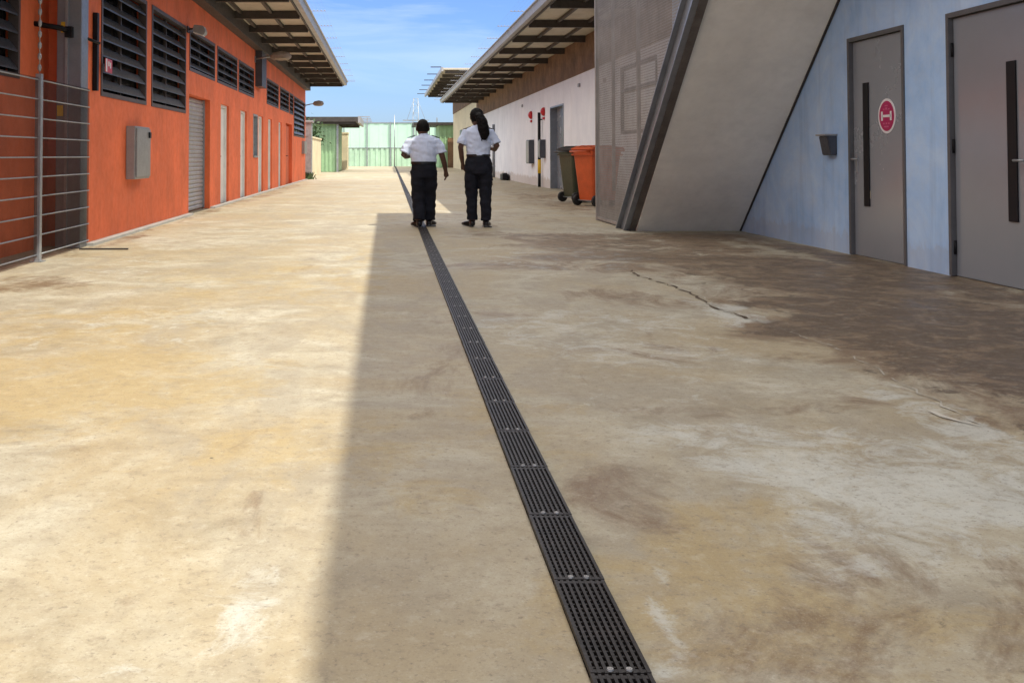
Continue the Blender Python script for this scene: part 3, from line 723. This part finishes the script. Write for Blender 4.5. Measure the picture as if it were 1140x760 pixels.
# ------------------------------------------------------------------ people
def remesh(mb, name, mat, parent, vox, smooth=2, wr=0.0, freq=9, seed=0):
    bmesh.ops.recalc_face_normals(mb.bm, faces=mb.bm.faces)
    me = bpy.data.meshes.new('tmp'); mb.bm.to_mesh(me); mb.bm.free()
    o = bpy.data.objects.new('tmp', me); COL.objects.link(o)
    r = o.modifiers.new('r', 'REMESH'); r.mode = 'VOXEL'; r.voxel_size = vox
    s = o.modifiers.new('s', 'SMOOTH'); s.iterations = smooth; s.factor = .5
    dg = bpy.context.evaluated_depsgraph_get()
    ev = o.evaluated_get(dg); nm = bpy.data.meshes.new_from_object(ev)
    bpy.data.objects.remove(o); bpy.data.meshes.remove(me)
    if wr:
        for v in nm.vertices:
            p = v.co
            n = noise.noise(Vector((p.x * freq + seed, p.y * freq, p.z * freq * 1.5))) + .5 * noise.noise(Vector((p.x * freq * 2.3, p.y * freq * 2.3 + seed, p.z * freq * 2.6)))
            v.co = p + v.normal * wr * n
    nm.name = name; nm.materials.clear()
    for m in (mat if isinstance(mat, list) else [mat]): nm.materials.append(m)
    for p in nm.polygons: p.use_smooth = True; p.material_index = 0
    return link(name, nm, parent)

def hand(mb, wrist, d, palm_n, side, size=1.0):
    """d: direction of the fingers, palm_n: palm normal, side: direction of the thumb"""
    d = d.normalized(); side = (side - d * side.dot(d)).normalized(); n = d.cross(side).normalized()
    if n.dot(palm_n) < 0: n = -n
    W = lambda a, b, c: wrist + (d * a + side * b + n * c) * size
    mb.tube([W(-.02, 0, 0), W(.02, 0, 0), W(.06, 0, 0), W(.095, 0, 0)], [.026 * size, (.034 * size, .02 * size), (.04 * size, .018 * size), (.036 * size, .015 * size)], 10)
    for k, (off, ln) in enumerate(((.031, .072), (.011, .082), (-.010, .075), (-.030, .058))):
        mb.tube([W(.075, off, 0), W(.075 + ln * .45, off * 1.08, .010), W(.075 + ln * .78, off * 1.08, .026), W(.075 + ln * .95, off * 1.05, .042)], [.0098 * size, .0092 * size, .0084 * size, .007 * size], 8)
    mb.tube([W(.015, .026, .004), W(.045, .055, .012), W(.075, .062, .024), W(.095, .056, .034)], [.013 * size, .012 * size, .010 * size, .008 * size], 8)

def person(loc, H, P, label):
    root = thing('person', loc, label, 'person')
    X, Y = loc[0], loc[1]
    V = lambda t: Vector((X + t[0], Y + t[1], t[2]))
    # --- body
    mb = MB()
    hz, hr = P['head_z'], P['head_r']; hx, hy = P['head_off']
    mb.ball(V((hx, hy, hz)), (hr * .80, hr * .96, hr * 1.18), seg=24)
    ft = P['face']                                       # unit vector the face looks along (XY)
    fx, fy = ft; sx_, sy_ = -fy, fx
    mb.ball(V((hx + fx * hr * .22, hy + fy * hr * .22, hz - hr * .5)), (hr * .62, hr * .66, hr * .66), seg=16)     # jaw
    mb.ball(V((hx + fx * hr * .98, hy + fy * hr * .98, hz - hr * .18)), (hr * .17, hr * .17, hr * .2), seg=10)      # nose
    mb.ball(V((hx + fx * hr * .85, hy + fy * hr * .85, hz - hr * .58)), (hr * .2, hr * .2, hr * .11), seg=10)       # lips
    for s in (-1, 1):
        mb.ball(V((hx + sx_ * s * hr * .84, hy + sy_ * s * hr * .84, hz - hr * .12)), (hr * .12, hr * .2, hr * .28), seg=10)   # ears
        mb.ball(V((hx + fx * hr * .84 + sx_ * s * hr * .36, hy + fy * hr * .84 + sy_ * s * hr * .36, hz + hr * .02)), (hr * .15, hr * .12, hr * .1), seg=10)
    tor = P['torso']
    nz_ = tor[-1][2]
    mb.tube([V((tor[-1][0], tor[-1][1], nz_ - .08)), V((hx * .7, hy * .6, nz_ + .02)), V((hx, hy - .005, hz - hr * .55))], [.068, .056, .056], 12)
    mb.tube([V(t[:3]) for t in tor], [(t[3] * .9, t[4] * .9) for t in tor], 18)
    for a in P['arms']:
        mb.tube([V(p) for p in a['pts']], a['r'], 12)
        p0, p1 = Vector(a['pts'][-2]), Vector(a['pts'][-1])
        hand(mb, V(a['pts'][-1]), (p1 - p0) if 'hd' not in a else Vector(a['hd']), Vector(a['n']), Vector(a['thumb']), .95)
    for l in P['legs']: mb.tube([V(p) for p in l['pts']], [r * .82 for r in l['r']], 12)
    remesh(mb, 'body', M['skin'], root, .007, 2)
    # --- shirt: torso and short sleeves
    mb = MB()
    st = [t for t in tor if t[2] >= P['belt'] - .03]
    mb.tube([V(t[:3]) for t in st], [(t[3] + .012, t[4] + .012) for t in st], 24)
    for a in P['arms']: mb.tube([V(p) for p in a['sleeve']], a['sr'], 14)
    mb.tube([V((tor[-1][0], tor[-1][1], nz_ - .06)), V((hx * .5, hy * .5, nz_ + .028))], [.095, .068], 14)
    remesh(mb, 'shirt', M['shirt'], root, .010, 2, .012, 9, X * 3)
    # --- trousers
    mb = MB()
    pel = P['pelvis']
    mb.tube([V(t[:3]) for t in pel], [(t[3], t[4]) for t in pel], 20)
    for l in P['legs']: mb.tube([V(p) for p in l['pts']], l['r'], 16)
    remesh(mb, 'trousers', M['trousers'], root, .010, 2, .017, 7, X * 5)
    b = P['belt']; t = pel[-1]
    mb = MB(); mb.tube([V((t[0], t[1], b - .02)), V((t[0], t[1], b + .018))], [(t[3] + .014, t[4] + .014)] * 2, 28, smooth=False).build('belt', M['shoe'], root)
    # --- shoes
    for l in P['legs']:
        ax, ay, az = l['pts'][-1]
        mb = MB()
        mb.tube([V((ax, ay - .085, .045)), V((ax, ay - .05, .05)), V((ax, ay + .05, .052)), V((ax + l['toe'] * .06, ay + .14, .042)), V((ax + l['toe'] * .1, ay + .195, .034))], [(.03, .032), (.042, .046), (.046, .05), (.052, .038), (.03, .022)], 14)
        mb.box(V((ax - .043, ay - .10, .001)), V((ax + .043 + l['toe'] * .06, ay + .19, .02)), bev=.008)
        mb.tube([V((ax, ay, .05)), V((ax, ay, .13))], [.046, .048], 12)
        remesh(mb, 'shoe', M['shoe'], root, .007, 2)
    # --- hair
    P['hair'](root, V, hx, hy, hz, hr)
    for a in P['arms']:
        p, q = V(a['sleeve'][0]), V(a['sleeve'][1]); s = 1 if a['pts'][1][0] > 0 else -1
        u = (q - p).normalized()
        e = MB(); c = p + u * .015 + Vector((0, 0, a['sr'][0] * .98))
        e.box((-.055, -.026, -.006), (.055, .026, .008), bev=.003)
        for v in e.bm.verts: v.co = c + Vector((v.co.x * 1 , v.co.y, v.co.z - abs(v.co.x) * .1 - s * v.co.x * .35))
        e.build('epaulette', M['epaulette'], root)
    root.scale = (1.02, .985, .965)
    return root

def hair_short(root, V, hx, hy, hz, hr):
    mb = MB(); mb.ball(V((hx, hy - .006, hz + .016)), (hr * .86, hr * .98, hr * 1.14), seg=24)
    bmesh.ops.bisect_plane(mb.bm, geom=mb.bm.verts[:] + mb.bm.edges[:] + mb.bm.faces[:], plane_co=V((hx, hy, hz - hr * .28)), plane_no=Vector((0, .75, -1)).normalized(), clear_outer=True)
    ed = [e for e in mb.bm.edges if e.is_boundary]; bmesh.ops.edgeloop_fill(mb.bm, edges=ed)
    mb.build('hair', M['hair'], root)
def hair_long(root, V, hx, hy, hz, hr):
    mb = MB(); mb.ball(V((hx, hy - .012, hz + .02)), (hr * .92, hr * 1.03, hr * 1.15), seg=24)
    bmesh.ops.bisect_plane(mb.bm, geom=mb.bm.verts[:] + mb.bm.edges[:] + mb.bm.faces[:], plane_co=V((hx, hy + .02, hz - hr * .1)), plane_no=Vector((-.25, 1, -.55)).normalized(), clear_outer=True)
    ed = [e for e in mb.bm.edges if e.is_boundary]; bmesh.ops.edgeloop_fill(mb.bm, edges=ed)
    mb.tube([V((hx + .0, hy - hr * .75, hz + .03)), V((hx + .028, hy - hr * 1.15, hz + .015)), V((hx + .060, hy - .150, hz - .06)), V((hx + .082, hy - .155, hz - .16)), V((hx + .098, hy - .150, hz - .25)), V((hx + .092, hy - .145, hz - .32)), V((hx + .09, hy - .14, hz - .345))],
            [.050, .062, .076, .082, .076, .050, .016], 14)
    for i in range(9):
        a = i / 9 * 6.28; ox, oy = math.cos(a) * .05, math.sin(a) * .03
        mb.tube([V((hx + .06 + ox * .7, hy - .15 + oy, hz - .05)), V((hx + .092 + ox, hy - .15 + oy * 1.2, hz - .2)), V((hx + .094 + ox * .7, hy - .145 + oy, hz - .33 - .02 * (i % 3)))], [.02, .024, .004], 6)
    remesh(mb, 'hair', M['hair'], root, .007, 1, .006, 26, 2)

# man: walking away, left arm bent in front, right arm hanging
man = dict(head_z=1.490, head_r=.108, head_off=(-.010, .035), face=(0, 1), belt=.965,
    torso=[(0, 0, .84, .165, .125), (0, 0, .96, .168, .128), (0, .0, 1.08, .178, .130), (0, .008, 1.20, .192, .132), (0, .012, 1.29, .195, .122), (0, .014, 1.345, .165, .100), (0, .016, 1.375, .095, .075)],
    pelvis=[(0, 0, .74, .165, .13), (0, 0, .80, .182, .142), (0, 0, .88, .182, .140), (0, 0, .985, .170, .130)],
    arms=[dict(pts=[(-.165, .01, 1.31), (-.235, .0, 1.20), (-.285, -.02, 1.08), (-.255, .10, 1.06), (-.16, .22, 1.07)], r=[.052, .050, .043, .040, .029],
               n=(0, -1, 0), thumb=(0, 0, 1), sleeve=[(-.165, .01, 1.305), (-.238, .0, 1.20), (-.277, -.012, 1.115)], sr=[.073, .072, .075]),
          dict(pts=[(.165, .01, 1.31), (.225, -.005, 1.20), (.265, -.02, 1.07), (.300, .015, .94), (.318, .05, .835)], r=[.052, .050, .042, .038, .028],
               n=(-1, 0, 0), thumb=(0, 1, 0), sleeve=[(.165, .01, 1.305), (.228, -.005, 1.20), (.258, -.016, 1.105)], sr=[.073, .072, .076])],
    legs=[dict(pts=[(-.088, 0, .84), (-.082, .01, .66), (-.070, .03, .47), (-.066, -.01, .28), (-.064, -.06, .10)], r=[.108, .106, .098, .094, .090], toe=-1),
          dict(pts=[(.088, 0, .84), (.090, .05, .66), (.085, .11, .47), (.078, .11, .28), (.078, .12, .10)], r=[.108, .106, .098, .094, .090], toe=1)],
    hair=hair_short)
person((.545, 14.95, 0), 1.62, man, 'shorter person with cropped hair in pale shirt and black trousers walking beside the drain')
woman = dict(head_z=1.655, head_r=.108, head_off=(-.022, .03), face=(-.35, .937), belt=1.075,
    torso=[(0, 0, .92, .165, .125), (0, 0, 1.07, .160, .118), (0, .0, 1.18, .160, .118), (0, .006, 1.32, .178, .124), (0, .010, 1.42, .182, .115), (0, .014, 1.48, .150, .092), (0, .016, 1.515, .085, .068)],
    pelvis=[(0, 0, .80, .175, .14), (0, 0, .86, .192, .148), (0, 0, .96, .190, .142), (0, 0, 1.085, .160, .120)],
    arms=[dict(pts=[(-.155, .01, 1.445), (-.215, .0, 1.33), (-.255, -.015, 1.20), (-.240, .02, 1.06), (-.222, .05, .945)], r=[.050, .047, .040, .036, .027],
               n=(1, 0, 0), thumb=(0, 1, 0), sleeve=[(-.155, .01, 1.44), (-.218, .0, 1.335), (-.250, -.01, 1.245)], sr=[.068, .067, .070]),
          dict(pts=[(.155, .01, 1.445), (.218, .0, 1.33), (.262, -.02, 1.22), (.245, .10, 1.17), (.17, .23, 1.19)], r=[.050, .047, .041, .038, .027],
               n=(0, -1, 0), thumb=(0, 0, 1), sleeve=[(.155, .01, 1.44), (.220, .0, 1.335), (.254, -.012, 1.25)], sr=[.068, .067, .070])],
    legs=[dict(pts=[(-.092, 0, .90), (-.100, .01, .70), (-.098, .03, .52), (-.090, .02, .32), (-.090, .03, .10)], r=[.108, .104, .088, .080, .076], toe=-1.2),
          dict(pts=[(.092, 0, .90), (.102, -.01, .70), (.100, -.01, .52), (.098, -.04, .32), (.100, -.06, .10)], r=[.108, .104, .088, .080, .076], toe=.6)],
    hair=hair_long)
person((1.345, 14.95, 0), 1.77, woman, 'taller person with long black ponytail in pale shirt and black trousers walking away')

# ------------------------------------------------------------------ far end of the alley
YF = 97
W = thing('perimeter_wall', (0, YF, 0), 'pale green ribbed metal wall closing the far end of the alley', 'wall')
def ribbed(z0, z1, pitch, depth, mat, name):
    m = MB(); x = -16
    while x < 16:
        m.box((x, YF + .03, z0), (x + pitch * .5, YF + .03 - depth, z1)); x += pitch
    m.box((-16, YF + .031, z0), (16, YF + .07, z1)); m.build(name, mat, W)
ribbed(0, 1.72, .5, .06, M['green_lo'], 'lower_panel'); ribbed(1.75, 4.10, .9, .02, M['green_hi'], 'upper_panel')
MB().box((-16, YF - .05, 1.70), (16, YF + .06, 1.77)).box((-16, YF - .04, 4.08), (16, YF + .06, 4.15)).build('rail', M['steel'], W)
for i in range(14):
    MB().box((-15 + 2.2 * i - .05, YF - .14, 0), (-15 + 2.2 * i + .05, YF - .052, 4.2 if i % 3 else 4.6)).build('post', M['steel'], W)
# lattice mast and thin pole beyond the wall
T = thing('lattice_mast', (3.4, 118, 0), 'thin lattice mast rising above the far green wall', 'mast')
m = MB()
for (sx, sy) in ((-.5, -.5), (.5, -.5), (.5, .5), (-.5, .5)): m.tube([(3.4 + sx, 118 + sy, 0), (3.4 + sx * .5, 118 + sy * .5, 7.6)], .035, 5)
m.build('leg', M['steel'], T)
m = MB()
for k in range(9):
    z0, z1 = k * .84, (k + 1) * .84; a0 = .5 - .25 * z0 / 7.6; a1 = .5 - .25 * z1 / 7.6
    s = 1 if k % 2 else -1
    m.tube([(3.4 - s * a0, 117.6, z0), (3.4 + s * a1, 117.6, z1)], .02, 4)
    m.tube([(3.4 - a1, 117.6, z1), (3.4 + a1, 117.6, z1)], .02, 4)
m.build('brace', M['steel'], T)
MB().box((1.9, 117.9, 5.0), (4.9, 118.1, 5.12)).tube([(2.4, 118, 5.1), (3.2, 118, 7.5)], .02, 4).tube([(4.5, 118, 5.1), (3.6, 118, 7.5)], .02, 4).build('crossarm', M['steel'], T)
L = thing('thin_pole', (.75, 93, 0), 'thin tall grey pole standing in front of the far green wall', 'pole')
MB().tube([(.75, 93, 0), (.75, 93, 4.7)], [.05, .035], 8).build('pole', M['steel'], L)
MB().box((.65, 92.9, 0), (.85, 93.1, .03)).build('base', M['steel'], L)

# left: grey pillar, low cream wall, green shed with a canopy
tag(MB().box((-3.9, 46.0, 0), (-3.35, 46.5, 2.5), bev=.02).box((-3.97, 45.95, 2.5), (-3.28, 46.55, 2.6), bev=.02).box((-3.75, 45.97, 1.9), (-3.5, 46.0, 2.2), bev=.01).build('gate_pillar', M['steel']), 'grey steel pillar just past the end of orange block', 'pillar')
tag(MB().box((-5.0, 47.2, -.02), (-3.7, 58.0, 1.9)).box((-5.05, 47.15, 1.9), (-3.65, 58.05, 1.98)).build('boundary_wall', M['cream']), 'low cream wall between orange block and green shed', 'wall')
G = thing('green_shed', (-4.2, 64, 0), 'left green metal shed under a dark canopy beyond orange block', 'shed')
m = MB()
for k in range(6): m.box((-4.55 + .25 * k, 63.95, .02), (-4.43 + .25 * k, 64.0, 3.05))
m.box((-4.6, 64.001, -.02), (-3.12, 72, 3.1)).build('wall', M['green'], G)
MB().box((-3.10, 63.8, 0), (-2.98, 63.92, 3.1)).build('post', M['steel'], G)
r = MB().box((-7.2, 63.3, 3.12), (-1.75, 73, 3.42)).build('roof', M['beam'], G)
for k in range(6): MB().box((-7, 63.5 + 1.8 * k, 2.98), (-1.9, 63.6 + 1.8 * k, 3.118)).build('beam', M['beam'], r)
MB().box((-1.748, 63.3, 3.05), (-1.60, 73, 3.46)).build('gutter', M['gutter'], r)
for k in range(4): MB().box((-1.6, 63.4 + 3 * k, 3.40), (-1.0, 63.46 + 3 * k, 3.45)).build('wire_bracket', M['gutter'], r)
tag(MB().box((-9, 74, -.02), (-2.8, 76, 2.6)).box((-9.05, 73.95, 2.6), (-2.75, 76.05, 2.7)).box((-3.9, 73.96, .02), (-3.2, 73.995, 2.1)).build('store_hut', M['cream']), 'small cream hut behind the left green shed', 'hut')

# right: two storey block behind the white one, green sheeted shed
B2 = thing('tall_block', (4.9, 59, 0), 'taller cream block with high overhanging roof behind the white walled block', 'building')
m = MB(); m.box((5.5, 59.2, -.02), (11, 84, 5.75)).build('wall', M['cream'], B2)
MB().box((5.45, 59.3, 4.4), (5.499, 83.9, 5.7)).box((5.5, 59.15, 4.4), (10.9, 59.199, 5.7)).build('fascia_band', M['brown_band'], B2)
r = MB().box((3.28, 58.6, 5.95), (12, 84.5, 6.05)).build('roof', M['sheet'], B2)
for k in range(9): MB().box((3.4, 59 + 3 * k, 5.75), (5.4, 59.1 + 3 * k, 5.945)).build('beam', M['beam'], r)
MB().box((3.16, 58.6, 5.86), (3.278, 84.5, 6.10)).build('gutter', M['gutter'], r)
for k in range(6): MB().box((2.55, 58.7 + 5.1 * k, 6.08), (3.16, 58.76 + 5.1 * k, 6.13)).build('wire_bracket', M['dark'], r)
for k in range(3):
    w = MB().box((5.47, 62 + 6 * k, 1.3), (5.499, 64.2 + 6 * k, 2.9)).build('window', M['louvre'], B2)
G2 = thing('green_shed', (4.8, 88, 0), 'right green sheeted shed with brown door near the far wall', 'shed')
m = MB()
for k in range(5): m.box((4.5 + .4 * k, 85.95, .02), (4.65 + .4 * k, 86.0, 3.5))
m.box((4.45, 86.001, -.02), (8, 92, 3.55)).build('wall', M['green'], G2)
MB().box((5.15, 85.9, .01), (5.7, 85.949, 2.5)).build('door', M['brown_band'], G2)
MB().box((2.3, 85.6, 3.56), (9, 93, 3.80)).build('roof', M['beam'], G2)
for x in (2.5, 3.6): MB().box((x - .04, 85.7, 0), (x + .04, 85.78, 3.558)).build('post', M['steel'], G2)

# trees beyond the left sheds
def tree(loc, h, rad, n, label, seed):
    rnd = random.Random(seed); x, y = loc
    T = thing('tree', (x, y, 0), label, 'tree')
    m = MB(); m.tube([(x, y, -.05), (x + .05, y, h * .35), (x - .04, y + .05, h * .6), (x + .03, y, h * .85)], [.14, .10, .07, .03], 8)
    cl = []
    for k in range(9):
        a = rnd.uniform(0, 6.28); rr = rad * rnd.uniform(.3, .9); z = h * rnd.uniform(.5, .95)
        e = (x + math.cos(a) * rr, y + math.sin(a) * rr, z); cl.append((e, rad * rnd.uniform(.3, .55)))
        m.tube([(x, y, h * rnd.uniform(.35, .6)), ((x + e[0]) / 2, (y + e[1]) / 2, z - .15), e], [.05, .03, .012], 5)
    m.build('trunk', M['bark'], T)
    m = MB()
    for k in range(n):
        c, r0 = rnd.choice(cl); v = Vector([rnd.gauss(0, .5) for _ in range(3)]) * r0
        p = Vector(c) + v; s = rnd.uniform(.06, .14)
        q = Matrix.Rotation(rnd.uniform(0, 6.28), 3, Vector([rnd.uniform(-1, 1) for _ in range(3)]).normalized())
        m.quad([p + q @ Vector(t) * s for t in ((-1, 0, 0), (0, -.5, .1), (1, 0, 0), (0, .5, .1))])
    m.build('crown', M['leaf'], T, recalc=False)
tree((-5.2, 59.2), 2.9, 1.3, 1800, 'small dark green tree behind the low cream wall', 3)
# weeds at the end of the orange wall
m = MB(); rnd = random.Random(5)
for k in range(120):
    x, y = -3.40 + rnd.gauss(0, .10), 44.6 + rnd.gauss(0, .25); a = rnd.uniform(0, 6.28); l = rnd.uniform(.1, .34); dx, dy = math.cos(a) * l * .6, math.sin(a) * l * .6
    m.quad([(x - .02, y, 0), (x + .02, y, 0), (x + dx + .008, y + dy, l), (x + dx - .008, y + dy, l)])
w_ = tag(m.build('weeds', M['leaf'], recalc=False), 'small clump of green weeds at the far foot of orange wall', 'weeds'); w_['kind'] = 'stuff'

# ------------------------------------------------------------------ light, sky, camera
SKY_TINT, CLOUD_AND_FILL = (.36, .47, .74), (10.9, 10.3, 9.4)
TX, TY = .44, .36                       # horizontal shadow offset per metre of height: to -X and +Y
sd = Vector((TX, -TY, 1)).normalized()  # towards the sun
sun = bpy.data.lights.new('sun', 'SUN'); sun.energy = 3.2; sun.angle = R(.55); sun.color = (1, .94, .80)
so = bpy.data.objects.new('sun', sun); COL.objects.link(so)
so.rotation_euler = sd.to_track_quat('Z', 'Y').to_euler(); so.location = (0, 0, 30)
w = bpy.data.worlds.new('World'); SC.world = w; w.use_nodes = True
nt = w.node_tree; bg = nt.nodes['Background']
sk = nt.nodes.new('ShaderNodeTexSky'); sk.sky_type = 'NISHITA'; sk.sun_disc = False
sk.sun_elevation = math.asin(sd.z); sk.sun_rotation = math.atan2(sd.x, sd.y)
sk.air_density = 1.0; sk.dust_density = .6; sk.ozone_density = 1.6
# bright cloud added overhead, unseen, to fill the shade; low sky stays blue
tc = nt.nodes.new('ShaderNodeTexCoord'); sx = nt.nodes.new('ShaderNodeSeparateXYZ'); nt.links.new(tc.outputs['Generated'], sx.inputs[0])
mp = nt.nodes.new('ShaderNodeMapping'); mp.inputs['Scale'].default_value = (1.2, 1.2, 5); nt.links.new(tc.outputs['Generated'], mp.inputs[0])
cn = ramp(nt, nz(nt, 2.2, 7, .6, mp.outputs[0], .5), [(.30, .35), (.62, 1.)])
ce = ramp(nt, sx.outputs[2], [(.19, 0.), (.42, 1.)])
wisp = mth(nt, 'MULTIPLY', ramp(nt, nz(nt, 3.0, 7, .6, mp.outputs[0], .8), [(.46, 0.), (.72, 1.)]), ramp(nt, sx.outputs[2], [(.04, 0.), (.15, .16)]))
blue_sky = mix(nt, 1.0, sk.outputs[0], SKY_TINT, 'MULTIPLY')
cm = mth(nt, 'MAXIMUM', mth(nt, 'MULTIPLY', cn, ce), wisp)
nt.links.new(mix(nt, cm, blue_sky, CLOUD_AND_FILL), bg.inputs[0]); bg.inputs[1].default_value = .15

cam = bpy.data.cameras.new('camera'); co = bpy.data.objects.new('camera', cam); COL.objects.link(co); SC.camera = co
co.location = (0, 0, 1.04); PITCH = 1.7
co.rotation_euler = (R(90 + PITCH), 0, 0)
cam.sensor_width = 36; cam.lens = 36; cam.clip_end = 5000; cam.clip_start = .05
ppx, ppy = 430, 173 - 1140 * math.tan(R(PITCH))
cam.shift_x = (570 - ppx) / 1140; cam.shift_y = -(380 - ppy) / 1140
SC.view_settings.view_transform = 'Standard'; SC.view_settings.look = 'None'
SC.view_settings.exposure = .72; SC.view_settings.gamma = 1
SC.cycles.max_bounces = 8; SC.cycles.diffuse_bounces = 5; SC.cycles.use_denoising = True
